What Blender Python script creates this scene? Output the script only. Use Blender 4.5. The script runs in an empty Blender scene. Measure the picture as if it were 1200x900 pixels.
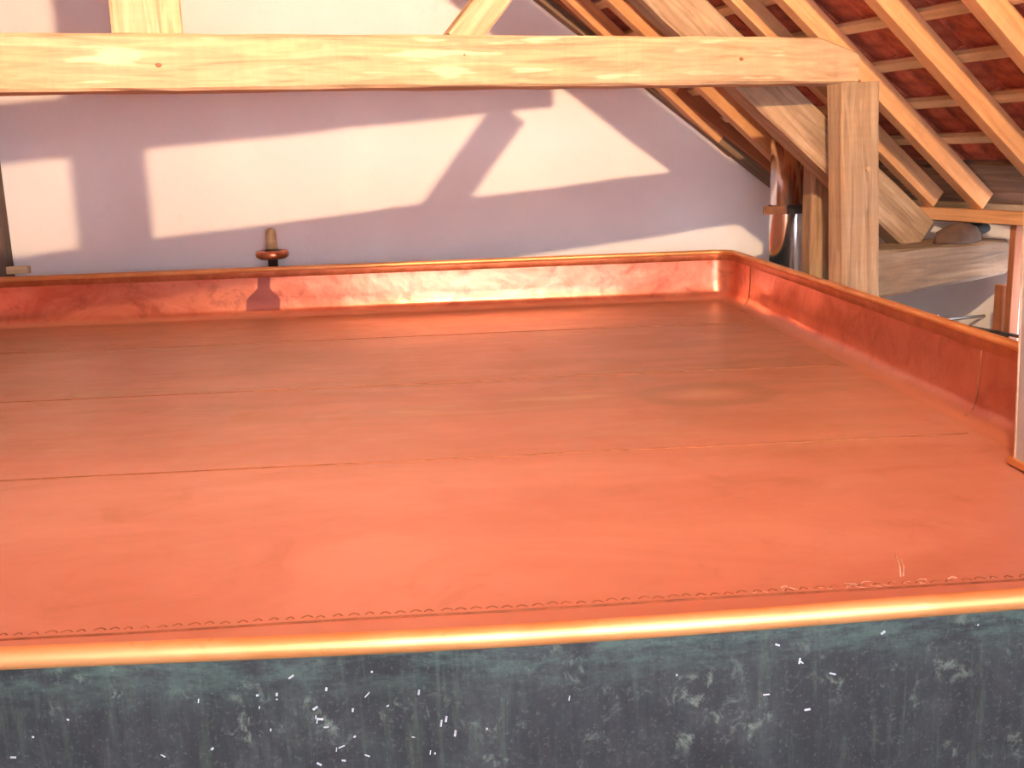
import bpy, bmesh, math, random
from mathutils import Vector, Matrix, noise
random.seed(7)
scene = bpy.context.scene
COL = scene.collection

# ------------------------------------------------------------------ camera
ZO = 0.95            # height of the tray rim above the room floor
FOC, YAW, PITCH, ROLL = 1251.8, 0.0605, 0.2130, 0.0323
EYE = Vector((0, 0, 0.70 + ZO))
fw = Vector((math.sin(YAW)*math.cos(PITCH), math.cos(YAW)*math.cos(PITCH), -math.sin(PITCH)))
rt0 = Vector((math.cos(YAW), -math.sin(YAW), 0))
dn0 = fw.cross(rt0)
rt = math.cos(ROLL)*rt0 + math.sin(ROLL)*dn0
dn = -math.sin(ROLL)*rt0 + math.cos(ROLL)*dn0
cam_data = bpy.data.cameras.new('camera')
cam_data.sensor_width = 36.0
cam_data.sensor_fit = 'HORIZONTAL'
cam_data.lens = FOC/1200*36.0
cam_data.clip_start = 0.02
cam = bpy.data.objects.new('camera', cam_data)
COL.objects.link(cam)
cam.matrix_world = Matrix(((rt.x, -dn.x, -fw.x, EYE.x), (rt.y, -dn.y, -fw.y, EYE.y),
                           (rt.z, -dn.z, -fw.z, EYE.z), (0, 0, 0, 1)))
scene.camera = cam

# ------------------------------------------------------------------ light and exposure
BULB = Vector((0.39, 0.39, 2.763 + ZO))      # the floodlight hung over the front of the tray
BULB_AIM = Vector((-0.06, 0.94, 0.34)).normalized()
BULB_POWER = 28000.0
world = bpy.data.worlds.new('sky'); scene.world = world; world.use_nodes = True
bg = world.node_tree.nodes['Background']
bg.inputs[0].default_value = (0.88, 0.89, 1.0, 1)
bg.inputs[1].default_value = 16.0
fl = bpy.data.lights.new('camera_flash', 'POINT')
fl.energy = 86; fl.color = (1.0, 0.95, 0.92); fl.shadow_soft_size = 0.02
flo = bpy.data.objects.new('camera_flash', fl); COL.objects.link(flo)
flo.location = EYE + Vector((0.04, 0.0, 0.06))
scene.view_settings.view_transform = 'Standard'
scene.view_settings.look = 'None'
scene.view_settings.gamma = 1.0
scene.view_settings.use_curve_mapping = False
scene.view_settings.exposure = 0.0

# ------------------------------------------------------------------ material helpers
class NT:
    def __init__(s, name):
        s.m = bpy.data.materials.new(name); s.m.use_nodes = True
        s.t = s.m.node_tree; s.b = s.t.nodes['Principled BSDF']
    def n(s, typ, **kw):
        x = s.t.nodes.new(typ)
        for k, v in kw.items():
            if k in x.inputs: s.set(x.inputs[k], v)
            else: setattr(x, k, v)
        return x
    def set(s, inp, v):
        if hasattr(v, 'is_output'): s.t.links.new(v, inp)
        else: inp.default_value = v
    def noise(s, vec, scale, detail=4, rough=0.55, dist=0.0):
        x = s.n('ShaderNodeTexNoise'); s.set(x.inputs['Vector'], vec)
        x.inputs['Scale'].default_value = scale; x.inputs['Detail'].default_value = detail
        x.inputs['Roughness'].default_value = rough; x.inputs['Distortion'].default_value = dist
        return x.outputs['Fac']
    def mapping(s, vec, scale=(1, 1, 1), loc=(0, 0, 0), rot=(0, 0, 0)):
        x = s.n('ShaderNodeMapping'); s.set(x.inputs['Vector'], vec)
        x.inputs['Scale'].default_value = scale; x.inputs['Location'].default_value = loc
        x.inputs['Rotation'].default_value = rot
        return x.outputs[0]
    def ramp(s, fac, stops):
        x = s.n('ShaderNodeValToRGB'); s.set(x.inputs[0], fac)
        e = x.color_ramp.elements
        while len(e) < len(stops): e.new(0.5)
        for el, (p, c) in zip(e, stops):
            el.position = p; el.color = (c[0], c[1], c[2], 1) if hasattr(c, '__len__') else (c, c, c, 1)
        return x.outputs[0]
    def mix(s, fac, a, b, blend='MIX'):
        x = s.n('ShaderNodeMix', data_type='RGBA', blend_type=blend)
        s.set(x.inputs[0], fac)
        for i, v in ((6, a), (7, b)):
            if not hasattr(v, 'is_output') and len(v) == 3: v = (*v, 1)
            s.set(x.inputs[i], v)
        return x.outputs[2]
    def math(s, op, a, b=0.0, clamp=False):
        x = s.n('ShaderNodeMath', operation=op, use_clamp=clamp); s.set(x.inputs[0], a); s.set(x.inputs[1], b)
        return x.outputs[0]
    def sm(s, v, a, b):
        x = s.n('ShaderNodeMapRange', interpolation_type='SMOOTHSTEP'); s.set(x.inputs[0], v)
        x.inputs[1].default_value = a; x.inputs[2].default_value = b
        return x.outputs[0]
    def obj(s):
        return s.n('ShaderNodeTexCoord').outputs['Object']
    def pos(s):
        return s.n('ShaderNodeNewGeometry').outputs['Position']
    def rnd(s):
        return s.n('ShaderNodeObjectInfo').outputs['Random']
    def xyz(s, v):
        x = s.n('ShaderNodeSeparateXYZ'); s.set(x.inputs[0], v); return x.outputs
    def bump(s, h, strength=0.3, dist=0.01):
        x = s.n('ShaderNodeBump'); x.inputs['Strength'].default_value = strength
        x.inputs['Distance'].default_value = dist; s.set(x.inputs['Height'], h)
        s.t.links.new(x.outputs[0], s.b.inputs['Normal'])
    def out(s, **kw):
        for k, v in kw.items():
            k = k.replace('_', ' ')
            if not hasattr(v, 'is_output') and hasattr(v, '__len__') and len(v) == 3: v = (*v, 1)
            s.set(s.b.inputs[k], v)
        return s.m

def wood_mat(name, dark, mid, light, rough=0.75, streak=0.5, knots=True):
    t = NT(name); o = t.obj(); r = t.rnd()
    off = t.n('ShaderNodeVectorMath', operation='ADD'); t.set(off.inputs[0], o)
    sc = t.n('ShaderNodeVectorMath', operation='SCALE'); sc.inputs[0].default_value = (7.3, 3.1, 5.7); t.set(sc.inputs['Scale'], r)
    t.set(off.inputs[1], sc.outputs[0]); v = off.outputs[0]
    g = t.noise(t.mapping(v, (1.0, 12, 12)), 2.0, 5, 0.6, 0.9)
    big = t.noise(t.mapping(v, (1.0, 2.5, 2.5)), 2.0, 3)
    c = t.ramp(g, [(0.28, dark), (0.5, mid), (0.75, light)])
    c = t.mix(t.sm(big, 0.42, 0.7), c, t.mix(1.0, c, (1.18, 1.12, 1.05), 'MULTIPLY'))
    # pale saw scars across the face, broken into short dashes
    st = t.noise(t.mapping(v, (1.6, 9, 15)), 1.7, 2, 0.5)
    c = t.mix(t.math('MULTIPLY', t.sm(st, 0.60, 0.68), streak), c, (min(light[0]*1.35, 0.95), min(light[1]*1.4, 0.9), min(light[2]*1.45, 0.8)))
    saw = t.noise(t.mapping(v, (38, 1.2, 1.2)), 1.0, 2)
    c = t.mix(0.16, c, t.mix(1.0, c, t.ramp(saw, [(0.3, 0.72), (0.7, 1.2)]), 'MULTIPLY'))
    if knots:
        vo = t.n('ShaderNodeTexVoronoi'); t.set(vo.inputs['Vector'], t.mapping(v, (1.0, 3.0, 3.0))); vo.inputs['Scale'].default_value = 1.25
        c = t.mix(t.math('SUBTRACT', 1.0, t.sm(vo.outputs['Distance'], 0.03, 0.09)), c, tuple(x*0.35 for x in dark))
    t.bump(t.math('ADD', g, t.math('MULTIPLY', saw, 0.25)), 0.3, 0.004)
    return t.out(Base_Color=c, Roughness=rough)

M = {}
M['oak'] = wood_mat('old_oak', (0.26, 0.15, 0.085), (0.44, 0.28, 0.16), (0.56, 0.39, 0.24), 0.8, 0.55)
M['oak_grey'] = wood_mat('weathered_oak', (0.08, 0.05, 0.032), (0.17, 0.108, 0.066), (0.25, 0.175, 0.115), 0.85, 0.2)
M['oak_dimmed'] = wood_mat('dimmed_oak', (0.19, 0.11, 0.065), (0.31, 0.195, 0.115), (0.40, 0.275, 0.175), 0.82, 0.3)  # oak darkened so the colour holds the weaker light on truss posts
M['pine'] = wood_mat('new_pine', (0.44, 0.205, 0.085), (0.57, 0.28, 0.125), (0.65, 0.35, 0.17), 0.62, 0.1, False)
M['batten'] = wood_mat('pale_batten_pine', (0.46, 0.30, 0.15), (0.58, 0.41, 0.23), (0.66, 0.49, 0.29), 0.7, 0.2, False)
M['board'] = wood_mat('brown_eaves_board', (0.12, 0.07, 0.045), (0.20, 0.125, 0.08), (0.28, 0.18, 0.12), 0.85, 0.1)
M['stud'] = wood_mat('red_brown_stud', (0.20, 0.07, 0.03), (0.30, 0.10, 0.04), (0.38, 0.14, 0.055), 0.7, 0.05, False)
M['dark_post'] = wood_mat('dark_post_wood', (0.05, 0.035, 0.03), (0.09, 0.06, 0.05), (0.14, 0.10, 0.08), 0.8, 0.0)

def plaster():
    t = NT('white_plaster'); p = t.pos()
    a = t.noise(p, 1.3, 4); b = t.noise(p, 9, 5, 0.6)
    c = t.mix(t.sm(a, 0.35, 0.7), (0.78, 0.73, 0.74), (0.84, 0.79, 0.79))
    c = t.mix(t.math('MULTIPLY', t.sm(b, 0.6, 0.75), 0.25), c, (0.70, 0.64, 0.65))
    t.bump(t.math('ADD', t.math('MULTIPLY', a, 2.0), b), 0.35, 0.012)
    return t.out(Base_Color=c, Roughness=0.9)
M['plaster'] = plaster()

def tile():
    t = NT('red_clay_tile'); o = t.obj(); r = t.rnd()
    n = t.noise(t.mapping(o, (1, 1, 1)), 14, 5, 0.65)
    c = t.ramp(n, [(0.3, (0.26, 0.055, 0.035)), (0.55, (0.50, 0.12, 0.065)), (0.8, (0.62, 0.19, 0.11))])
    c = t.mix(0.6, c, t.mix(1.0, c, t.ramp(r, [(0.0, 0.65), (1.0, 1.2)]), 'MULTIPLY'))
    t.bump(n, 0.3, 0.004)
    return t.out(Base_Color=c, Roughness=0.8)
M['tile'] = tile()

COPPER = (0.50, 0.19, 0.115)
def copper_floor():
    t = NT('satin_copper_sheet'); p = t.pos(); x, y, z = t.xyz(p)
    a = t.noise(t.mapping(p, (0.7, 1.5, 1)), 1.3, 5, 0.6, 0.8)
    b = t.noise(t.mapping(p, (0.75, 4.5, 1)), 1.2, 5, 0.6, 1.0)
    m = t.noise(t.mapping(p, (1, 1, 1), (3, 7, 0)), 4.0, 5, 0.65, 0.8)
    f = t.noise(p, 30, 4, 0.7)
    c = t.mix(t.sm(a, 0.36, 0.66), (0.53, 0.200, 0.132), (0.61, 0.255, 0.175))
    # browner, streaked copper towards the far end
    old = t.math('MULTIPLY', t.sm(y, 2.5, 4.9), t.math('ADD', 0.55, t.math('MULTIPLY', t.sm(b, 0.35, 0.65), 0.45)))
    c = t.mix(t.math('MULTIPLY', old, 0.75), c, (0.31, 0.140, 0.067))
    st = t.math('MULTIPLY', t.sm(y, 3.0, 4.4), t.sm(b, 0.56, 0.70))
    c = t.mix(t.math('MULTIPLY', st, 0.50), c, (0.54, 0.30, 0.15))
    c = t.mix(t.math('MULTIPLY', t.sm(m, 0.56, 0.74), 0.34), c, (0.36, 0.145, 0.08))
    c = t.mix(t.math('MULTIPLY', t.sm(f, 0.55, 0.8), 0.14), c, (0.50, 0.17, 0.11))
    # oval water mark on the third sheet
    dx = t.math('DIVIDE', t.math('SUBTRACT', x, 1.10), 0.30); dy = t.math('DIVIDE', t.math('SUBTRACT', y, 4.40), 0.22)
    rr = t.math('SQRT', t.math('ADD', t.math('MULTIPLY', dx, dx), t.math('MULTIPLY', dy, dy)))
    ring = t.math('MULTIPLY', t.sm(rr, 0.45, 0.85), t.math('SUBTRACT', 1.0, t.sm(rr, 0.9, 1.15)))
    c = t.mix(t.math('MULTIPLY', ring, 0.45), c, (0.28, 0.155, 0.075))
    c = t.mix(t.math('MULTIPLY', t.math('SUBTRACT', 1.0, t.sm(rr, 0.1, 0.6)), 0.40), c, (0.60, 0.34, 0.19))
    rough = t.math('ADD', 0.30, t.math('MULTIPLY', m, 0.22))
    t.bump(t.math('ADD', t.math('MULTIPLY', t.noise(p, 2.4, 3), 3.0), t.math('MULTIPLY', f, 0.15)), 0.2, 0.012)
    return t.out(Base_Color=c, Roughness=rough, Metallic=0.22)
M['copper_floor'] = copper_floor()

def copper_wall(name, dark_mark=False, glow=1.0):
    t = NT(name); p = t.pos(); x, y, z = t.xyz(p)
    a = t.noise(t.mapping(p, (1.2, 1.2, 2.0)), 2.0, 5, 0.6, 0.7)
    f = t.noise(p, 18, 4, 0.7)
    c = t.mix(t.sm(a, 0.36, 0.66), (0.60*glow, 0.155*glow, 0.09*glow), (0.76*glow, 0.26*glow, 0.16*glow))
    c = t.mix(t.math('MULTIPLY', t.sm(f, 0.56, 0.78), 0.30), c, (0.34, 0.075, 0.05))
    g = t.noise(t.mapping(p, (1, 1, 1), (2, 5, 1)), 6.0, 5, 0.65, 0.6)
    c = t.mix(t.math('MULTIPLY', t.sm(g, 0.52, 0.68), 0.45), c, (0.30, 0.065, 0.045))
    if dark_mark:   # dark mark under the inlet pipe, narrow and widening near the bottom
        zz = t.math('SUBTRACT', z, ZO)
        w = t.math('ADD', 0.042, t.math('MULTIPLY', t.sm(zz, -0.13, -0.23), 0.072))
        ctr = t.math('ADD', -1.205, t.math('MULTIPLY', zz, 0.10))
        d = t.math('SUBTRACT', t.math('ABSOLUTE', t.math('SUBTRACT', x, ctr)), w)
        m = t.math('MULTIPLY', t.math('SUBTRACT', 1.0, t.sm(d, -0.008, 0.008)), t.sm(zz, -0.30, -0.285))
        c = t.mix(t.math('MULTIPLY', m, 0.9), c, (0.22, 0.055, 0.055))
    t.bump(t.math('ADD', t.math('MULTIPLY', t.noise(p, 4.5, 3), 2.0), t.math('MULTIPLY', f, 0.2)), 0.20, 0.012)
    low = t.sm(t.math('SUBTRACT', z, ZO), -0.295, -0.33)
    c = t.mix(low, c, COPPER)
    rg = t.math('ADD', t.math('ADD', 0.275, t.math('MULTIPLY', a, 0.06)), t.math('MULTIPLY', low, 0.16))
    return t.out(Base_Color=c, Roughness=rg, Metallic=t.math('SUBTRACT', 0.66, t.math('MULTIPLY', low, 0.36)))
M['copper_wall'] = copper_wall('shaded_red_copper_wall', False, 0.72)  # same copper as the far side, its shade put into a darker colour
M['copper_far'] = copper_wall('polished_copper_wall_with_dark_mark', True)

def copper_rim():
    t = NT('bright_copper_rim'); p = t.pos()
    f = t.noise(p, 22, 4, 0.65); a = t.noise(t.mapping(p, (1, 1, 3)), 5, 3)
    c = t.mix(t.sm(a, 0.35, 0.65), (0.70, 0.30, 0.105), (0.80, 0.39, 0.155))
    c = t.mix(t.math('MULTIPLY', t.sm(f, 0.6, 0.75), 0.5), c, (0.52, 0.17, 0.06))
    return t.out(Base_Color=c, Roughness=0.46, Metallic=0.70)
M['rim'] = copper_rim()
def copper_band():
    t = NT('tarnished_copper_band'); p = t.pos(); f = t.noise(p, 9, 4, 0.65)
    c = t.mix(t.sm(f, 0.35, 0.7), (0.40, 0.12, 0.055), (0.55, 0.18, 0.085))
    return t.out(Base_Color=c, Roughness=0.38, Metallic=0.7)
M['band'] = copper_band()

def patina():
    t = NT('dark_patinated_copper'); p = t.pos(); x, y, z = t.xyz(p); zz = t.math('SUBTRACT', z, ZO)
    a = t.noise(t.mapping(p, (3.0, 1, 2.2)), 2.2, 7, 0.68, 0.4)
    v = t.noise(t.mapping(p, (60, 1, 5)), 1.0, 6, 0.7)             # vertical runs
    g2 = t.noise(t.mapping(p, (1.2, 1, 1)), 26, 6, 0.72, 0.5)
    f = t.noise(p, 130, 4, 0.75)
    c = t.ramp(a, [(0.3, (0.009, 0.0105, 0.012)), (0.5, (0.020, 0.023, 0.026)), (0.72, (0.038, 0.045, 0.046))])
    c = t.mix(t.math('MULTIPLY', t.sm(v, 0.50, 0.72), 0.45), c, (0.050, 0.070, 0.052))
    c = t.mix(t.math('MULTIPLY', t.sm(v, 0.47, 0.30), 0.55), c, (0.013, 0.014, 0.016))
    n3 = t.noise(t.mapping(p, (4, 1, 14)), 3.0, 7, 0.7)
    green = t.math('MULTIPLY', t.sm(zz, -0.13, -0.03), t.sm(n3, 0.38, 0.66))
    c = t.mix(t.math('MULTIPLY', green, 0.42), c, (0.080, 0.135, 0.110))
    gg = t.noise(t.mapping(p, (2.5, 1, 3.5), (5, 0, 2)), 2.6, 3)
    c = t.mix(t.math('MULTIPLY', t.math('MULTIPLY', t.sm(g2, 0.52, 0.68), t.sm(gg, 0.48, 0.62)), 0.60), c, (0.15, 0.185, 0.150))
    c = t.mix(t.math('MULTIPLY', t.sm(f, 0.54, 0.70), 0.35), c, (0.085, 0.105, 0.098))
    c = t.mix(t.math('MULTIPLY', t.sm(f, 0.46, 0.32), 0.45), c, (0.014, 0.016, 0.019))
    t.bump(t.math('ADD', a, t.math('MULTIPLY', f, 0.25)), 0.25, 0.004)
    return t.out(Base_Color=c, Roughness=0.7, Metallic=0.0, Specular_IOR_Level=0.22)
M['patina'] = patina()

def simple(name, col, rough=0.6, metal=0.0, ns=20, var=0.25, **kw):
    t = NT(name); f = t.noise(t.pos(), ns, 4, 0.6)
    c = t.mix(t.sm(f, 0.3, 0.7), tuple(x*(1-var) for x in col), tuple(min(1, x*(1+var)) for x in col))
    return t.out(Base_Color=c, Roughness=rough, Metallic=metal, **kw)
M['steel'] = simple('polished_steel', (0.74, 0.73, 0.76), 0.19, 1.0, 6, 0.06)
M['black_iron'] = simple('black_iron', (0.025, 0.02, 0.02), 0.5, 0.3)
M['rust'] = simple('rusty_iron', (0.20, 0.07, 0.03), 0.7, 0.1)
M['iron'] = simple('grey_iron_rod', (0.20, 0.18, 0.17), 0.5, 0.7)
M['solder'] = simple('dull_seam_solder', (0.30, 0.115, 0.055), 0.55, 0.4, 30)
M['scuff'] = simple('bright_solder_scuff', (0.80, 0.52, 0.42), 0.5, 0.25, 60)
M['chip'] = simple('pale_paint_chip', (0.30, 0.33, 0.36), 0.7, 0, 60)
M['grey_paint'] = simple('grey_painted_board', (0.36, 0.34, 0.35), 0.55, 0, 4, 0.08)
M['beige_edge'] = simple('beige_board_edge', (0.55, 0.42, 0.30), 0.6)
M['brass'] = simple('tan_turned_wood', (0.50, 0.34, 0.16), 0.5, 0.1)
M['copper_cup'] = simple('reddish_copper_flange', (0.55, 0.20, 0.10), 0.3, 0.7)
M['dark_stem'] = simple('dark_pipe', (0.04, 0.025, 0.02), 0.5, 0.2)
M['stone'] = simple('brown_stone', (0.075, 0.04, 0.026), 0.9, 0, 12)
M['black_cloth'] = simple('black_rag', (0.02, 0.02, 0.018), 0.95)
M['floorboards'] = wood_mat('grey_floor_boards', (0.10, 0.075, 0.055), (0.17, 0.13, 0.10), (0.23, 0.18, 0.14), 0.85, 0.0)
M['frame'] = simple('white_window_paint', (0.72, 0.70, 0.66), 0.5, 0, 8, 0.06)
def glass():
    t = NT('window_glass')
    return t.out(Base_Color=(0.95, 0.97, 1.0), Roughness=0.02, Transmission_Weight=1.0, IOR=1.02)
M['glass'] = glass()
def bulb():
    t = NT('lit_bulb')
    return t.out(Base_Color=(1, 1, 1), Emission_Color=(1.0, 0.70, 0.40), Emission_Strength=BULB_POWER)
M['bulb'] = bulb()

# ------------------------------------------------------------------ object helpers
def tag(o, label=None, cat=None, group=None, kind=None):
    if label: o['label'] = label
    if cat: o['category'] = cat
    if group: o['group'] = group
    if kind: o['kind'] = kind
    return o
def wloc(o):
    l = Vector(o.location)
    while o.parent: o = o.parent; l = l + Vector(o.location)
    return l
def empty(name, loc, label=None, cat=None, group=None, kind=None, parent=None):
    o = bpy.data.objects.new(name, None); COL.objects.link(o); o.empty_display_size = 0.1
    o.location = loc
    if parent: o.parent = parent; o.location = Vector(loc) - wloc(parent)
    return tag(o, label, cat, group, kind)
def mesh_obj(name, bm, mat, parent=None, smooth=False, recentre=True):
    """bm in world coordinates -> one object whose origin is the centre of its own bounds"""
    bmesh.ops.recalc_face_normals(bm, faces=bm.faces)
    me = bpy.data.meshes.new(name)
    lo = Vector((1e9,)*3); hi = Vector((-1e9,)*3)
    for v in bm.verts:
        for i in range(3): lo[i] = min(lo[i], v.co[i]); hi[i] = max(hi[i], v.co[i])
    c = (lo+hi)/2
    bmesh.ops.translate(bm, verts=bm.verts, vec=-c)
    if smooth:
        for f in bm.faces: f.smooth = True
    bm.to_mesh(me); bm.free(); me.materials.append(M[mat])
    o = bpy.data.objects.new(name, me); COL.objects.link(o)
    o.location = c
    if parent: o.parent = parent; o.location = c - wloc(parent)
    return o
def adopt(child, parent):
    """make child (still placed in world space) a part of parent without moving it"""
    def wm(o):
        m = o.matrix_basis.copy()
        return wm(o.parent) @ o.matrix_parent_inverse @ m if o.parent else m
    child.parent = parent; child.matrix_parent_inverse = wm(parent).inverted()
    return child
TH = math.radians(16.0)
UD = Vector((math.cos(TH), math.sin(TH), 0)); VD = Vector((-math.sin(TH), math.cos(TH), 0)); ZD = Vector((0, 0, 1))
def B(u, v, z): return UD*u + VD*v + ZD*(z+ZO)            # building frame: along the truss, along the ridge, up from the rim
def W(x, y, z): return Vector((x, y, z+ZO))               # tray frame
def hexa(bm, c):
    """c: 8 corners, bottom 4 then top 4 in matching order"""
    v = [bm.verts.new(p) for p in c]
    for f in ((0, 1, 2, 3), (4, 5, 6, 7), (0, 1, 5, 4), (1, 2, 6, 5), (2, 3, 7, 6), (3, 0, 4, 7)):
        bm.faces.new([v[i] for i in f])
def box(bm, f, a, b):
    (x0, y0, z0), (x1, y1, z1) = a, b
    hexa(bm, [f(x0, y0, z0), f(x1, y0, z0), f(x1, y1, z0), f(x0, y1, z0), f(x0, y0, z1), f(x1, y0, z1), f(x1, y1, z1), f(x0, y1, z1)])
def timber(name, p0, p1, up, w, h, mat, parent=None, w1=None, h1=None, cham=0.008, rough=0.0, cut0=0.0, cut1=0.0, seed=0, topcut=None):
    """squared timber from p0 to p1 (centre line); local X runs along the grain. cut0/cut1 slant the ends
    (shift of the top against the bottom); topcut=(length, drop) chamfers the far end's upper corner"""
    p0 = Vector(p0); p1 = Vector(p1); L = (p1-p0).length
    X = (p1-p0).normalized(); Z = (up - X*up.dot(X)).normalized(); Y = Z.cross(X)
    w1 = w if w1 is None else w1; h1 = h if h1 is None else h1
    n = max(2, int(L/0.18)) if rough > 0 else 1
    bm = bmesh.new(); rings = []
    rs = random.Random(seed)
    xs = [L*i/n for i in range(n+1)]
    if topcut: xs = sorted(set([x for x in xs if x < L-topcut[0]-0.02] + [L-topcut[0], L]))
    for x in xs:
        k = x/L; hw = (w+(w1-w)*k)/2; hh = (h+(h1-h)*k)/2
        sec = [(-hw+cham, -hh), (hw-cham, -hh), (hw, -hh+cham), (hw, hh-cham), (hw-cham, hh), (-hw+cham, hh), (-hw, hh-cham), (-hw, -hh+cham)]
        ring = []
        for (yy, zz) in sec:
            dx = 0.0
            if x == 0: dx = cut0*(zz/(2*hh)+0.5)
            if abs(x-L) < 1e-6: dx = cut1*(zz/(2*hh)+0.5)
            if topcut and abs(x-L) < 1e-6 and zz > 0: zz -= topcut[1]
            ring.append(bm.verts.new((x+dx-L/2, yy+rs.uniform(-rough, rough), zz+rs.uniform(-rough, rough))))
        rings.append(ring)
    for a, b in zip(rings, rings[1:]):
        for i in range(8): bm.faces.new((a[i], a[(i+1) % 8], b[(i+1) % 8], b[i]))
    bm.faces.new(rings[0][::-1]); bm.faces.new(rings[-1])
    bmesh.ops.recalc_face_normals(bm, faces=bm.faces)
    me = bpy.data.meshes.new(name); bm.to_mesh(me); bm.free(); me.materials.append(M[mat])
    o = bpy.data.objects.new(name, me); COL.objects.link(o)
    R3 = Matrix((X, Y, Z)).transposed()
    o.rotation_euler = R3.to_euler(); c = (p0+p1)/2
    o.location = c
    if parent: o.parent = parent; o.location = c - wloc(parent)
    return o
def lathe(bm, prof, c, seg=24, ax=ZD):
    rings = []
    for r, z in prof:
        rings.append([bm.verts.new(c + Vector((r*math.cos(2*math.pi*i/seg), r*math.sin(2*math.pi*i/seg), z))) for i in range(seg)])
    for a, b in zip(rings, rings[1:]):
        for i in range(seg): bm.faces.new((a[i], a[(i+1) % seg], b[(i+1) % seg], b[i]))
    bm.faces.new(rings[0][::-1]); bm.faces.new(rings[-1])
def tube(bm, pts, r, seg=10, closed=False):
    pts = [Vector(p) for p in pts]; n = len(pts); rings = []
    for i, p in enumerate(pts):
        a = pts[(i-1) % n] if closed or i else p; b = pts[(i+1) % n] if closed or i < n-1 else p
        t = (b-a).normalized(); ref = ZD if abs(t.z) < 0.95 else Vector((1, 0, 0))
        s = t.cross(ref).normalized(); q = s.cross(t)
        rings.append([bm.verts.new(p + r*(math.cos(2*math.pi*k/seg)*s + math.sin(2*math.pi*k/seg)*q)) for k in range(seg)])
    for i in range(n if closed else n-1):
        a, b = rings[i], rings[(i+1) % n]
        for k in range(seg): bm.faces.new((a[k], a[(k+1) % seg], b[(k+1) % seg], b[k]))
    if not closed: bm.faces.new(rings[0][::-1]); bm.faces.new(rings[-1])

# ================================================================== THE SETTING
FZ = -ZO                      # floor level in rim coordinates
RU, RZ = 0.165, 3.829         # ridge (underside of rafters)
SLOPE = math.radians(39.46)
YW = 7.6                      # gable wall face
UE = 4.75                     # side wall face
VB = -1.7                     # back wall face
def roof_z(u): return RZ - abs(u-RU)*math.tan(SLOPE)
def wall_v(u): return (YW - math.sin(TH)*u)/math.cos(TH)   # where the gable wall stands, along the ridge direction

bm = bmesh.new(); box(bm, B, (-5.4, VB-0.4, FZ-0.1), (5.6, 9.6, FZ))
tag(mesh_obj('floor', bm, 'floorboards'), 'grey boarded attic floor under the copper tray', kind='structure')

# gable wall, its top following the rafters
def gable_u(x): return x*math.cos(TH) + YW*math.sin(TH)
def x_of_u(u): return (u - YW*math.sin(TH))/math.cos(TH)
bm = bmesh.new()
xs = [x_of_u(2*RU-UE)] + [x_of_u(u) for u in (-3.5, -2.0, RU, 1.5, 3.0)] + [x_of_u(UE)]
for y0, y1 in ((YW, YW+0.3),):
    lo = [bm.verts.new(W(x, y0, FZ)) for x in xs]; hi = [bm.verts.new(W(x, y0, roof_z(gable_u(x))+0.14)) for x in xs]
    lo2 = [bm.verts.new(W(x, y1, FZ)) for x in xs]; hi2 = [bm.verts.new(W(x, y1, roof_z(gable_u(x))+0.14)) for x in xs]
    for i in range(len(xs)-1):
        bm.faces.new((lo[i], lo[i+1], hi[i+1], hi[i])); bm.faces.new((lo2[i+1], lo2[i], hi2[i], hi2[i+1]))
        bm.faces.new((hi[i], hi[i+1], hi2[i+1], hi2[i])); bm.faces.new((lo[i+1], lo[i], lo2[i], lo2[i+1]))
    bm.faces.new((lo[0], hi[0], hi2[0], lo2[0])); bm.faces.new((lo[-1], lo2[-1], hi2[-1], hi[-1]))
tag(mesh_obj('wall_far', bm, 'plaster'), 'white plastered gable wall behind the copper tray', kind='structure')

def holed_wall(name, f, a0, a1, z0, z1, t0, t1, holes, top=None):
    """wall running along a, thickness t0..t1, rectangular openings (a,b,zl,zh)"""
    bm = bmesh.new(); cuts = [a0]
    for (p, q, zl, zh) in holes: cuts += [p, q]
    cuts.append(a1)
    def pc(p, q, zl, zh, top_f=None):
        zs = (zh, zh) if top_f is None else (top_f(p), top_f(q))
        hexa(bm, [f(p, t0, zl), f(q, t0, zl), f(q, t1, zl), f(p, t1, zl), f(p, t0, zs[0]), f(q, t0, zs[1]), f(q, t1, zs[1]), f(p, t1, zs[0])])
    for i in range(0, len(cuts)-1, 2):
        p, q = cuts[i], cuts[i+1]
        if top and p < RU < q: pc(p, RU, z0, z1, top); pc(RU, q, z0, z1, top)
        else: pc(p, q, z0, z1, top)
    for (p, q, zl, zh) in holes:
        pc(p, q, z0, zl); pc(p, q, zh, z1, top)
    return mesh_obj(name, bm, 'plaster')
fu = lambda a, t, z: B(t, a, z)
fv = lambda a, t, z: B(a, t, z)
WIN1 = (3.72, 4.80, -0.52, 0.235)
tag(holed_wall('wall_right', fu, VB-0.25, wall_v(UE)-0.02, FZ, roof_z(UE)+0.165, UE, UE+0.25, [WIN1]), 'white plastered knee wall under the eaves', kind='structure')
tag(holed_wall('wall_left', fu, VB-0.25, wall_v(2*RU-UE)-0.02, FZ, roof_z(UE)+0.165, 2*RU-UE-0.25, 2*RU-UE, []), 'white plastered knee wall under the other eaves', kind='structure')
FILL_WIN = (-1.5, 1.9, -0.2, 1.5)  # added unseen window, fills the far wall's shadows with daylight
tag(holed_wall('wall_back', fv, 2*RU-UE, UE, FZ, 0, VB-0.25, VB, [FILL_WIN], top=lambda u: roof_z(u)+0.12), 'white plastered gable wall with an added fill window', kind='structure')
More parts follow.
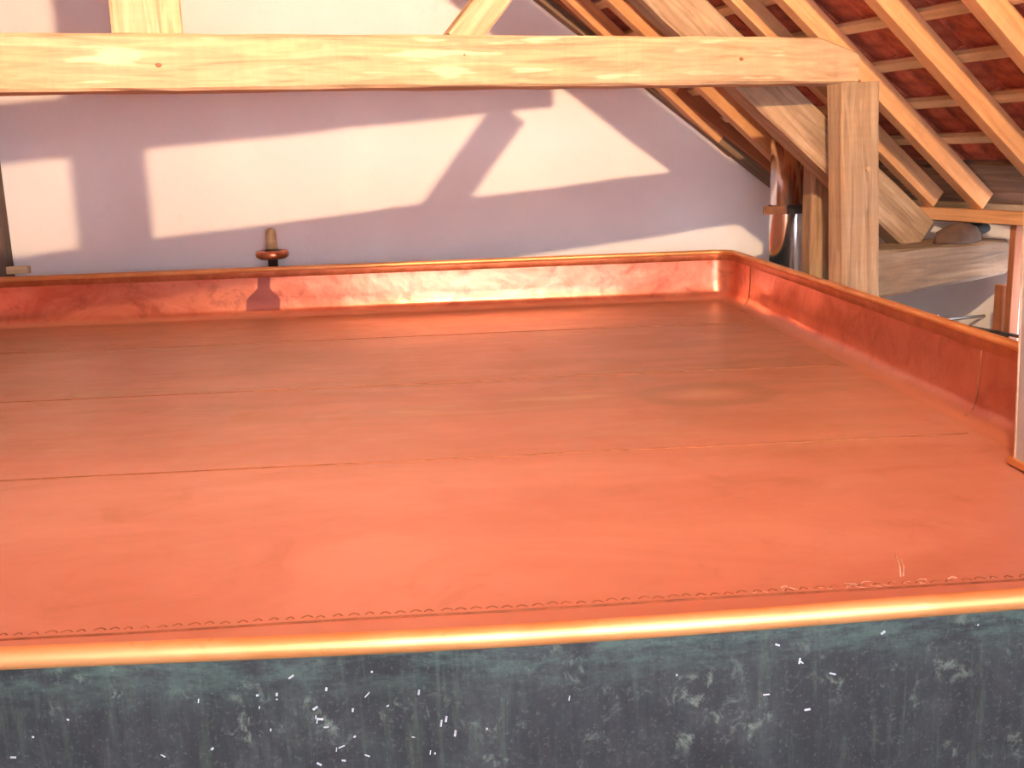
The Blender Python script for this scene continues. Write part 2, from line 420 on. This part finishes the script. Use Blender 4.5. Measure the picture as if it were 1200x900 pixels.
def window(name, f, w, t, label):
    p, q, zl, zh = w
    e = empty(name, f((p+q)/2, t, zl), label, kind='structure')
    bm = bmesh.new()
    for (a, b, c, d) in ((p, p+0.05, zl, zh), (q-0.05, q, zl, zh), (p, q, zl, zl+0.05), (p, q, zh-0.05, zh), ((p+q)/2-0.02, (p+q)/2+0.02, zl, zh)):
        box(bm, f, (a, t-0.025, c), (b, t+0.025, d))
    wf = mesh_obj('window_frame', bm, 'frame', e)
    for a, b in ((p+0.05, (p+q)/2-0.02), ((p+q)/2+0.02, q-0.05)):
        bm = bmesh.new(); box(bm, f, (a, t-0.003, zl+0.05), (b, t+0.003, zh-0.05)); mesh_obj('pane', bm, 'glass', wf)
window('window_1', fu, WIN1, UE+0.14, 'bright daylight window low in the knee wall')
window('fill_window', fv, FILL_WIN, VB-0.12, 'added two-pane fill window in the back gable')

# ------------------------------------------------------------------ the roof: rafters, battens, tiles
ceil = empty('ceiling', B(RU, 3.0, RZ), 'open tiled roof on pine rafters and battens', kind='structure')
def RP(side, s, v, o):        # s down the slope from the ridge, v along the ridge, o outwards
    c, sn = math.cos(SLOPE), math.sin(SLOPE)
    return B(RU + side*(s*c + o*sn), v, RZ - s*sn + o*c)
RD = 0.11                     # rafter depth
S_END = 5.53
V0 = [VB+0.05, -1.05, -0.45, 0.1, 0.68, 1.3, 1.9, 2.5, 3.07, 3.615, 4.13, 4.707, 5.09, 5.58, 6.21, 6.68, 7.2, 7.75, 8.3]
def s_wall(side, v):          # slope length at which a rafter meets the gable wall
    u = (YW-0.03 - math.cos(TH)*v)/math.sin(TH)
    return (u-RU)*side/math.cos(SLOPE)
for side in (1, -1):
    outn = (UD*side*math.sin(SLOPE) + ZD*math.cos(SLOPE))
    for i, v in enumerate(V0):
        a, b = 0.02, S_END
        sw = s_wall(side, v+0.02)
        if side > 0: b = min(b, sw-0.05)
        else:
            a = max(a, sw+0.05)
        if b-a < 0.3: continue
        timber('rafter', RP(side, a, v+0.0375, RD/2), RP(side, b, v+0.0375, RD/2), outn, 0.075, RD, 'pine', ceil, cham=0.003)
    # edge rafter that follows the gable wall
if True:
    outn = (UD*math.sin(SLOPE) + ZD*math.cos(SLOPE))
    def wedge(s, off, o):
        c = math.cos(SLOPE); u = RU + s*c
        return RP(1, s, wall_v(u)-off, o)
    for off, w, mat, dz in ((0.06, 0.07, 'board', 0.0), (0.17, 0.06, 'stud', 0.045)):
        timber('wall_rafter', wedge(0.1, off, 0.05+dz), wedge(S_END, off, 0.05+dz), outn, w, 0.10, mat, ceil, cham=0.003)
GAUGE = 0.29
S_B = [5.075 - GAUGE*k for k in range(18)]
BT = 0.03
for side in (1, -1):
    outn = (UD*side*math.sin(SLOPE) + ZD*math.cos(SLOPE))
    for s in S_B + [5.66]:
        u = RU + side*s*math.cos(SLOPE)
        timber('batten', RP(side, s, VB, RD+BT/2), RP(side, s, wall_v(u)-0.06, RD+BT/2), outn, 0.055, BT, 'batten', ceil, cham=0.002)
# clay tile: a shallow pan with a roll on one side, lower lip bent down
TW, TL = 0.232, 0.37
def tile_mesh():
    bm = bmesh.new(); prof = [(0.0, -0.013), (0.014, -0.011), (0.018, 0.001), (0.10, -0.004), (0.16, 0.0), (0.19, 0.018), (0.222, 0.022), (0.245, 0.008)]
    ys = [(-TL/2, 0.0), (TL/2-0.04, 0.026), (TL/2, 0.022)]
    top = []; bot = []
    for (y, dz) in ys:
        top.append([bm.verts.new((x-TW/2, y, z+dz+0.014)) for x, z in prof]); bot.append([bm.verts.new((x-TW/2, y, z+dz)) for x, z in prof])
    n = len(prof)
    for j in range(2):
        for i in range(n-1):
            bm.faces.new((top[j][i], top[j][i+1], top[j+1][i+1], top[j+1][i])); bm.faces.new((bot[j][i+1], bot[j][i], bot[j+1][i], bot[j+1][i+1]))
        bm.faces.new((top[j][0], top[j+1][0], bot[j+1][0], bot[j][0])); bm.faces.new((top[j+1][-1], top[j][-1], bot[j][-1], bot[j+1][-1]))
    for i in range(n-1):
        bm.faces.new((top[0][i+1], top[0][i], bot[0][i], bot[0][i+1])); bm.faces.new((top[2][i], top[2][i+1], bot[2][i+1], bot[2][i]))
    return bm
tb = tile_mesh(); bmesh.ops.recalc_face_normals(tb, faces=tb.faces)
tme = bpy.data.meshes.new('tile'); tb.to_mesh(tme); tb.free(); tme.materials.append(M['tile'])
tverts = [Vector(v.co) for v in tme.vertices]; tfaces = [tuple(p.vertices) for p in tme.polygons]
for side in (1, -1):
    outn = (UD*side*math.sin(SLOPE) + ZD*math.cos(SLOPE)); dnv = (UD*side*math.cos(SLOPE) - ZD*math.sin(SLOPE))
    xv = dnv.cross(outn).normalized()
    rest_v, rest_f = [], []
    s_rows = [5.36] + S_B
    for k, s in enumerate(s_rows):
        sc = s - 0.02 + TL/2 - 0.0     # tile hangs from the batten's upper edge
        if k == 0: continue            # the lowest course is the eaves board
        u = RU + side*sc*math.cos(SLOPE)
        v = VB + (0.0 if True else TW/2)
        while v + TW/2 < wall_v(u)-0.02 + 0.12:
            vv = v + TW/2
            seen = side > 0 and u > 2.05 and vv > 2.3
            rs = random.Random(k*1000+int(vv*100)+ (5 if side > 0 else 0))
            ctr = RP(side, sc, vv, RD+BT+0.004+rs.uniform(0, 0.003))
            R3 = Matrix((xv, dnv, outn)).transposed() @ Matrix.Rotation(rs.uniform(-0.012, 0.012), 3, 'Z')
            if seen:
                o = bpy.data.objects.new('tile', tme); COL.objects.link(o); o.parent = ceil
                o.location = ctr - wloc(ceil); o.rotation_euler = R3.to_euler()
            else:
                b0 = len(rest_v); rest_v += [ctr + R3 @ p for p in tverts]; rest_f += [tuple(i+b0 for i in f) for f in tfaces]
            v += TW
    me = bpy.data.meshes.new('tile_field'); c0 = wloc(ceil); me.from_pydata([p-c0 for p in rest_v], [], rest_f); me.materials.append(M['tile'])
    o = bpy.data.objects.new('tile_field', me); COL.objects.link(o); o.parent = ceil; o['kind'] = 'stuff'
    # eaves board across the rafter tops, and ridge board
    timber('eaves_board', RP(side, 5.63, VB, RD+0.025), RP(side, 5.63, 6.45 if side > 0 else 8.9, RD+0.025), outn, 0.68, 0.04, 'board', ceil, cham=0.004)
bm = bmesh.new()
box(bm, B, (RU-0.22, VB, RZ+0.17), (RU+0.22, wall_v(RU), RZ+0.26)); mesh_obj('ridge_cap', bm, 'tile', ceil)
timber('ridge_board', B(RU, VB, RZ+0.02), B(RU, wall_v(RU)-0.05, RZ+0.02), ZD, 0.035, 0.24, 'pine', ceil)

# ================================================================== THE TRUSS
VT = 4.64
truss = empty('roof_truss', B(RU, VT+0.1, FZ), 'big old oak truss whose hewn beam crosses above the tray', 'truss')
def TB(u, z, v=None): return B(u, VT+0.10 if v is None else v, z)
tie = timber('tie_beam', TB(2*RU-3.535, 1.098, VT+0.12), TB(3.535, 1.098, VT+0.12), ZD, 0.24, 0.218, 'oak', truss, cham=0.012, rough=0.003, seed=3, topcut=(0.22, 0.07))
timber('king_post', TB(RU, 1.21, VT+0.12), TB(RU, 3.75, VT+0.12), UD, 0.20, 0.27, 'oak', truss, cham=0.010, rough=0.003, seed=4)
timber('collar_beam', TB(RU-1.86, 1.72, VT+0.10), TB(RU+1.86, 1.72, VT+0.10), ZD, 0.16, 0.195, 'oak', truss, cham=0.010, rough=0.002, seed=5)
for sd in (1, -1):
    U_ = lambda u: RU + sd*(u-RU)
    timber('strut', TB(U_(1.468), 1.175, VT+0.10), TB(U_(1.845), 1.61, VT+0.10), ZD, 0.12, 0.135, 'oak', truss, cham=0.012, rough=0.003, seed=6)
    # principal rafter: from the stub up under the ridge
    sl = math.atan(0.796); nrm = Vector((math.sin(sl), math.cos(sl)))
    def pr(u): return (u + nrm.x*0.113, 1.400-0.796*(u-2.465) + nrm.y*0.113)
    (ua, za), (ub, zb_) = pr(0.30), pr(4.13)
    timber('principal_rafter', TB(U_(ua), za, VT+0.320), TB(U_(ub), zb_, VT+0.320), ZD, 0.15, 0.226, 'oak_dimmed', truss, cham=0.012, rough=0.003, seed=8, cut1=0.0)
    timber('queen_post', TB(U_(3.580), -ZO, VT-0.02), TB(U_(3.490), 0.988, VT-0.02), UD*sd, 0.13, 0.228, 'oak_dimmed', truss, cham=0.012, rough=0.003, seed=9)
    timber('tie_stub', TB(U_(3.70), 0.008, VT+0.19), TB(U_(4.60), 0.050, VT+0.19), ZD, 0.34, 0.260, 'oak_grey', truss, w1=0.32, h1=0.190, cham=0.016, rough=0.006, seed=10)
# pegs on the post
for (u, z) in ((3.545, 0.565),):
    bm = bmesh.new(); tube(bm, [B(u, VT-0.096, z), B(u, VT-0.08, z)], 0.013, 10); mesh_obj('peg', bm, 'oak', truss)

for (u, z, r) in ((0.19, 1.085, 0.013), (2.86, 1.105, 0.012), (1.47, 1.125, 0.005)):
    bm = bmesh.new(); rk = random.Random(int(u*100)); pts = []
    for i in range(12):
        a = 2*math.pi*i/12; q = r*(1+0.25*rk.uniform(-1, 1)); pts.append((q*math.cos(a)*1.1, q*math.sin(a)*0.85))
    f0 = [bm.verts.new(TB(u+a, z+b, VT+0.004)) for a, b in pts]; f1 = [bm.verts.new(TB(u+a*0.6, z+b*0.6, VT-0.006)) for a, b in pts]
    for i in range(12): bm.faces.new((f0[i], f0[(i+1) % 12], f1[(i+1) % 12], f1[i]))
    bm.faces.new(f1); adopt(mesh_obj('knot', bm, 'stud'), tie)
# ------------------------------------------------------------------ timbers at the eaves
tag(timber('sole_plate', B(4.42, 2.2, 0.280), B(4.42, 6.3, 0.280), ZD, 0.08, 0.068, 'pine', cham=0.004), 'orange pine plate running under the rafter feet', 'plate', kind=None)
tag(timber('eaves_stud', B(4.46, 4.478, FZ), B(4.46, 4.478, 0.244), UD, 0.042, 0.06, 'stud', cham=0.003), 'thin red-brown stud standing under the pine plate', 'post')
tag(timber('short_stud', B(4.46, 4.547, FZ), B(4.46, 4.547, -0.085), UD, 0.066, 0.06, 'stud', cham=0.003), 'short brown stud cut off beside the thin red-brown stud', 'post')
p2 = timber('strap_post', W(2.195, 6.13, FZ), W(2.195, 6.13, 0.84), Vector((1, 0, 0)), 0.17, 0.165, 'oak_dimmed', cham=0.014, rough=0.004, seed=21)
tag(p2, 'old brown post behind the truss, next to the steel flue', 'post')
lp = empty('corner_post', W(-3.02, 7.50, FZ), 'dark wooden post against the white wall with a pale peg', 'post')
timber('post_shaft', W(-3.02, 7.50, FZ), W(-3.02, 7.50, 1.9), Vector((1, 0, 0)), 0.14, 0.15, 'dark_post', lp, cham=0.006)
timber('peg', W(-2.945, 7.45, 0.03), W(-2.80, 7.45, 0.03), ZD, 0.05, 0.05, 'batten', lp, cham=0.005)

# ------------------------------------------------------------------ flue pipe
PX, PY = 2.165, 6.66
flue = empty('flue_pipe', W(PX, PY, FZ), 'shiny steel flue pipe rising beside the copper tray', 'pipe')
bm = bmesh.new(); lathe(bm, [(0.103, 0), (0.103, ZO+0.27), (0.1045, ZO+0.275), (0.1045, ZO+0.285), (0.102, ZO+0.29), (0.102, ZO+0.80)], W(PX, PY, FZ), 40)
mesh_obj('pipe', bm, 'steel', flue, True)
bm = bmesh.new(); lathe(bm, [(0.107, 0), (0.111, 0.0), (0.111, 0.055), (0.107, 0.055)], W(PX, PY, 0.275), 32); strap = mesh_obj('strap', bm, 'black_iron', flue)
bm = bmesh.new(); box(bm, W, (PX-0.175, PY-0.105, 0.277), (PX-0.03, PY-0.085, 0.328)); mesh_obj('strap_ear', bm, 'rust', strap)
bm = bmesh.new(); box(bm, W, (PX-0.03, PY-0.125, 0.277), (PX+0.17, PY-0.10, 0.328)); mesh_obj('strap_ear', bm, 'black_iron', strap)

# ------------------------------------------------------------------ things on the stub and by the wall
bm = bmesh.new()
bmesh.ops.create_uvsphere(bm, u_segments=20, v_segments=12, radius=1.0)
for v in bm.verts:
    c = v.co; k = 1+0.12*noise.noise(c*2.1)
    p = Vector((c.x*0.155*k, c.y*0.075*k, max(c.z, -0.15)*0.095*k))
    v.co = B(4.31, VT+0.10, 0.150) + UD*p.x + VD*p.y + ZD*(p.z+0.004)
tag(mesh_obj('rounded_stone', bm, 'stone', None, True), 'rounded brown lump resting on the oak stub', 'stone')
bm = bmesh.new(); bmesh.ops.create_icosphere(bm, subdivisions=3, radius=1.0)
for v in bm.verts:
    c = v.co; k = 1+0.30*noise.noise(c*1.7+Vector((3, 1, 2)))
    v.co = B(4.52, VT+0.235, 0.195) + UD*(c.x*0.12*k) + VD*(c.y*0.045) + ZD*(max(c.z, -0.7)*0.045*k)
tag(mesh_obj('black_rag', bm, 'black_cloth', None, True), 'crumpled black rag behind the brown lump on the stub', 'rag')
rod = empty('window_stay', B(4.40, 4.98, -0.33), 'thin grey iron rod on a bracket at the knee wall', 'rod')
bm = bmesh.new(); tube(bm, [B(4.395, 4.98, -0.335), B(4.395, 4.15, -0.335)], 0.010, 8); mesh_obj('rod', bm, 'iron', rod)
bm = bmesh.new(); tube(bm, [B(4.395, 4.975, -0.335), B(4.755, 4.975, -0.335)], 0.009, 8); mesh_obj('bracket', bm, 'iron', rod)
bm = bmesh.new(); box(bm, B, (4.38, 4.965, -0.345), (4.41, 4.99, -0.30)); mesh_obj('hook', bm, 'iron', rod)

# ================================================================== THE COPPER TRAY
H = 0.3354
X0, X1, YN, YF = -3.9, 1.985, 1.522, 7.305
tray = empty('copper_coolship', W(-1.0, 4.4, FZ), 'wide shallow copper tray with seamed floor, upright sides and rolled rim', 'tray')
def near_y(x): return 1.548 - 0.040*math.exp(-((x-0.1)/0.80)**2)
CR = 0.13
def path():
    """rim line, from the near right corner round the far side to the near left corner and back"""
    P = []
    def arc(cx, cy, a0, a1, n=10):
        for i in range(n+1):
            a = a0+(a1-a0)*i/n; P.append((cx+CR*math.cos(a), cy+CR*math.sin(a), math.cos(a), math.sin(a)))
    yr = near_y(X1)
    arc(X1-CR, yr+CR, -math.pi/2, 0)
    for i in range(1, 60):
        y = yr+CR + (YF-CR-yr-CR)*i/60
        P.append((X1, y, 1, 0))
    arc(X1-CR, YF-CR, 0, math.pi/2)
    for i in range(1, 60): P.append((X1-CR + (X0-X1+2*CR)*i/60, YF, 0, 1))
    arc(X0+CR, YF-CR, math.pi/2, math.pi)
    for i in range(1, 40): P.append((X0, YF-CR + (yr+CR-YF+CR)*i/40, -1, 0))
    arc(X0+CR, yr+CR, math.pi, 1.5*math.pi)
    for i in range(1, 80):
        x = X0+CR + (X1-CR-X0-CR)*i/80
        P.append((x, near_y(x), 0, -1))
    return P
PATH = path()
def dent(x, y, nx, ny, z):
    d = 0.006*noise.noise(Vector((x*1.3, y*1.3, z*3)))
    if nx > 0.5 and 5.2 < y < 7.1:                       # the crumpled stretch near the far corner
        d += 0.014*math.sin((y-5.2)*7.5+0.6*math.sin(z*9))*math.exp(-((y-6.3)/0.55)**2)
    return d*min(1, max(0, (-z-0.07)*10))
FR = 0.085
def profile():
    pr = [(0, 0), (0, -0.03), (0, -0.07), (0.003, -0.12), (0.006, -0.17), (0.009, -0.21)]
    for i in range(1, 7):
        a = math.pi/2*i/6
        pr.append((0.010 + FR*(1-math.cos(a)), -H+FR - FR*math.sin(a)))
    return pr
PROF = profile()
def sweep(name, i0, i1, mat, parent=tray, prof=PROF, off=0.0, smooth=True, dents=True, thick=0.0):
    bm = bmesh.new(); n = len(PATH); rings = []
    idx = [i % n for i in range(i0, i1+1)]
    for i in idx:
        x, y, nx, ny = PATH[i]; ring = []
        for (o, z) in prof:
            d = dent(x, y, nx, ny, z) if dents else 0
            ring.append(bm.verts.new(W(x-nx*(o+off+d), y-ny*(o+off+d), z)))
        rings.append(ring)
    for a, b in zip(rings, rings[1:]):
        for k in range(len(prof)-1): bm.faces.new((a[k], a[k+1], b[k+1], b[k]))
    o = mesh_obj(name, bm, mat, parent, smooth)
    x, y, nx, ny = PATH[idx[0]]; want = -1 if prof[0][0] >= 0 else 1      # linings look into the tray, the skin looks out
    if o.data.polygons[0].normal.dot(Vector((nx, ny, 0)))*want < 0: o.data.flip_normals()
    return o
nP = len(PATH)
# index landmarks
def find(pred): return next(i for i, p in enumerate(PATH) if pred(p))
iA = find(lambda p: p[2] == 1 and p[1] > 3.70)        # joint on the right side
iB = find(lambda p: p[2] == 1 and p[1] > 6.72)        # joint near the far corner
iC = find(lambda p: p[3] == 1 and p[0] < -3.0)
iL = find(lambda p: p[2] == -1 and p[1] < 4.5)
iN = find(lambda p: p[3] == -1 and p[0] < 0 and p[0] > X0+CR)
iR0 = 10
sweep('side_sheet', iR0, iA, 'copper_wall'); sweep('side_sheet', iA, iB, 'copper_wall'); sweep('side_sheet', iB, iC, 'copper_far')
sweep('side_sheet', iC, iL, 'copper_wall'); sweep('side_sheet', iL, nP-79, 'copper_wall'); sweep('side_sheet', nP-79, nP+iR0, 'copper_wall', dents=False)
# upright joints between the side sheets
for i, mat in ((iA, 'solder'), (iB, 'solder')):
    x, y, nx, ny = PATH[i]; bm = bmesh.new()
    tube(bm, [W(x-nx*(o+0.002+dent(x, y, nx, ny, z)), y-ny*(o+0.002), z) for o, z in PROF[2:-2]], 0.0022, 6)
    mesh_obj('side_joint', bm, mat, tray, True)
# tarnished band under the rim, far and right side
sweep('rim_band', iR0, iC+20, 'band', prof=[(0.0035, 0.0), (0.005, -0.03), (0.005, -0.066), (0.002, -0.07)], dents=False)
# rolled rim
bm = bmesh.new(); tube(bm, [W(x+nx*0.004, y+ny*0.004, -0.0165) for x, y, nx, ny in PATH], 0.0175, 14, True)
mesh_obj('rolled_rim', bm, 'rim', tray, True)
# outside skin
outp = [(-0.010, -0.02), (-0.012, -0.12), (-0.012, -0.28), (-0.012, -0.415)]
a0 = nP-79-10
front_skin = sweep('outer_skin', a0, nP+4, 'patina', prof=outp, dents=False); sweep('outer_skin', 4, a0, 'patina', prof=outp, dents=False)
# floor sheets
SEAMS = [near_y(0.1)+0.05, 2.325, 3.612, 4.895, 6.235, YF-0.09]
def fz(x, y):
    e = max(0, min(1, (X1-0.1-x)*3, (YF-0.1-y)*3))
    return -H + e*(0.005*noise.noise(Vector((x*0.8, y*0.8, 4.2))) + 0.0025*noise.noise(Vector((x*2.2, y*2.2, 1.2))))
sheets = []
for k in range(5):
    ya, yb = SEAMS[k], SEAMS[k+1]
    bm = bmesh.new(); nx_, ny_ = 60, 14
    xa, xb = X0+0.09, X1-0.09
    lap = 0.018 if k else 0.0
    g = [[bm.verts.new(W(xa+(xb-xa)*i/nx_, ya-lap+(yb-ya+lap)*j/ny_, fz(xa+(xb-xa)*i/nx_, ya+(yb-ya)*j/ny_) + (0.002*max(0, 1-j/1.5) if k else 0))) for j in range(ny_+1)] for i in range(nx_+1)]
    for i in range(nx_):
        for j in range(ny_): bm.faces.new((g[i][j], g[i+1][j], g[i+1][j+1], g[i][j+1]))
    o = mesh_obj('floor_sheet', bm, 'copper_floor', tray, True); sheets.append(o)
    if o.data.polygons[0].normal.z < 0: o.data.flip_normals()
for k, y in enumerate(SEAMS[1:5]):
    bm = bmesh.new()
    tube(bm, [W(x*0.05, y-0.022+0.004*noise.noise(Vector((x*0.07, y, 0))), fz(x*0.05, y)+0.001) for x in range(int((X0+0.12)*20), int((X1-0.11)*20)+1)], 0.0028 if k else 0.0032, 6)
    mesh_obj('floor_seam', bm, 'solder', sheets[k+1], True)
# hammered stitches along the near seam: far too small to pick apart
bm = bmesh.new(); x = X0+0.2
rs = random.Random(5)
while x < X1-0.15:
    w = rs.uniform(0.018, 0.028); y = 2.322+rs.uniform(-0.004, 0.004); z = fz(x, y)+0.0015
    pts = [W(x+w*t, y+0.012*math.sin(math.pi*t), z) for t in (0, 0.25, 0.5, 0.75, 1)]
    tube(bm, pts, 0.0022, 5); x += 0.036+rs.uniform(-0.004, 0.004)
st = mesh_obj('seam_stitches', bm, 'solder', sheets[1], True); st['kind'] = 'stuff'
# bright scuffs by the near seam
bm = bmesh.new()
for i in range(26):
    x = rs.gauss(0.95, 0.16); y = 2.330+rs.uniform(-0.012, 0.015); w = rs.uniform(0.01, 0.035)
    pts = [W(x+w*t, y+0.008*math.sin(3*t+i), fz(x, y)+0.0012) for t in (0, 0.5, 1)]
    tube(bm, pts, rs.uniform(0.0012, 0.0022), 5)
for (xa, ya, xb, yb) in ((1.122, 2.52, 1.072, 2.365), (1.118, 2.47, 1.080, 2.37)):
    tube(bm, [W(xa, ya, fz(xa, ya)+0.001), W((xa+xb)/2+0.004, (ya+yb)/2, fz(xa, ya)+0.001), W(xb, yb, fz(xb, yb)+0.001)], 0.002, 5)
sc = mesh_obj('scuff_marks', bm, 'scuff', sheets[1], True); sc['kind'] = 'stuff'
# pale chips on the dark outside
bm = bmesh.new()
for i in range(46):
    x = rs.gauss(-0.10, 0.13) if i < 30 else rs.uniform(-0.8, 0.95); z = rs.uniform(-0.21, -0.045); a = rs.uniform(-0.9, 0.9) if rs.random() < 0.7 else 1.4; w = rs.uniform(0.001, 0.0055)
    y = near_y(x)-0.0125
    tube(bm, [W(x-w*math.cos(a), y, z-w*math.sin(a)), W(x+w*math.cos(a), y, z+w*math.sin(a))], rs.uniform(0.0008, 0.0019), 5)
ch = mesh_obj('paint_chips', bm, 'chip', front_skin); ch['kind'] = 'stuff'
# underside
bm = bmesh.new(); box(bm, W, (X0+0.02, 1.57, -0.42), (X1-0.02, YF-0.02, -0.39)); mesh_obj('tray_bottom', bm, 'dark_post', tray)
bm = bmesh.new(); box(bm, W, (X0+0.15, 1.75, FZ), (X1-0.15, YF-0.15, -0.42)); mesh_obj('plinth', bm, 'board', tray)

# ------------------------------------------------------------------ inlet pipe behind the far rim
IX, IY = -1.168, 7.46
inlet = empty('inlet_pipe', W(IX, IY, FZ), 'upright dark pipe with copper flange and tan rounded top behind far rim', 'pipe')
bm = bmesh.new(); lathe(bm, [(0.034, 0), (0.034, ZO+0.06)], W(IX, IY, FZ), 18); mesh_obj('stem', bm, 'dark_stem', inlet, True)
bm = bmesh.new(); lathe(bm, [(0.034, 0.040), (0.085, 0.040), (0.110, 0.055), (0.113, 0.075), (0.105, 0.095), (0.085, 0.098), (0.070, 0.085), (0.055, 0.075), (0.034, 0.075)], W(IX, IY, 0), 28); mesh_obj('flange', bm, 'copper_cup', inlet, True)
bm = bmesh.new(); lathe(bm, [(0.058, 0.078), (0.052, 0.098), (0.040, 0.108), (0.030, 0.110)], W(IX, IY, 0), 20); mesh_obj('collar', bm, 'dark_stem', inlet, True)
bm = bmesh.new(); lathe(bm, [(0.040, 0.108), (0.036, 0.16), (0.035, 0.215), (0.030, 0.235), (0.018, 0.247), (0.004, 0.250)], W(IX, IY, 0), 20); mesh_obj('top_knob', bm, 'brass', inlet, True)

# ------------------------------------------------------------------ grey board standing in the tray
gb = empty('grey_board', W(1.84, 2.6, -H), 'tall grey painted board standing on the copper floor by the side', 'board')
def GB(x, y, z): return W(x - 0.030*(z+H), y, z)
bm = bmesh.new(); box(bm, GB, (1.798, 2.0, -H+0.02), (1.850, 3.175, 1.10)); mesh_obj('panel', bm, 'grey_paint', gb)
bm = bmesh.new(); box(bm, GB, (1.796, 3.175, -H+0.02), (1.852, 3.183, 1.10)); mesh_obj('edge_strip', bm, 'beige_edge', gb)
bm = bmesh.new(); box(bm, W, (1.785, 1.99, -H+0.009), (1.862, 3.20, -H+0.03)); mesh_obj('foot_strip', bm, 'rim', gb)

# ------------------------------------------------------------------ the hanging floodlight
lamp = empty('floodlight', BULB + Vector((0, 0, 0.10)), 'black floodlight hanging on a rod and aimed at the gable wall', 'lamp')
fz_ = BULB_AIM; fx_ = fz_.cross(ZD).normalized(); fy_ = fx_.cross(fz_)
def FLD(a, b, c): return BULB + fx_*a + fz_*b + fy_*c
bm = bmesh.new()
v_ = [bm.verts.new(FLD(a, 0.0, c)) for a, c in ((-0.055, -0.04), (0.055, -0.04), (0.055, 0.04), (-0.055, 0.04))]
bm.faces.new(v_)
o = mesh_obj('glass_front', bm, 'bulb', lamp)
if (o.data.polygons[0].normal).dot(BULB_AIM) < 0: o.data.flip_normals()
bm = bmesh.new()
box(bm, FLD, (-0.08, -0.10, -0.065), (0.08, -0.004, 0.065))
mesh_obj('housing', bm, 'black_iron', lamp)
bm = bmesh.new()
for a, b in (((-0.08, -0.004, 0.045), (0.08, 0.012, 0.065)), ((-0.08, -0.004, -0.065), (0.08, 0.012, -0.045)), ((-0.08, -0.004, -0.045), (-0.06, 0.012, 0.045)), ((0.06, -0.004, -0.045), (0.08, 0.012, 0.045))):
    box(bm, FLD, a, b)
mesh_obj('bezel', bm, 'black_iron', lamp)
bm = bmesh.new(); ru = BULB.dot(UD); tube(bm, [BULB-fz_*0.05+Vector((0, 0, 0.05)), Vector((BULB.x-fz_.x*0.05, BULB.y-fz_.y*0.05, roof_z(ru)+ZO+0.08))], 0.008, 8); mesh_obj('hanging_rod', bm, 'black_iron', lamp)
# daylight portals in the side window and the added fill window (they guide the sky's light and emit nothing)
for f, (p, q, zl, zh), t, d in ((fu, WIN1, UE+0.27, -UD), (fv, FILL_WIN, VB-0.27, VD)):
    ld = bpy.data.lights.new('window_portal', 'AREA'); ld.shape = 'RECTANGLE'; ld.size = q-p; ld.size_y = zh-zl; ld.cycles.is_portal = True
    lo = bpy.data.objects.new('window_portal', ld); COL.objects.link(lo); lo.location = f((p+q)/2, t, (zl+zh)/2)
    lo.rotation_euler = d.to_track_quat('-Z', 'Y').to_euler()
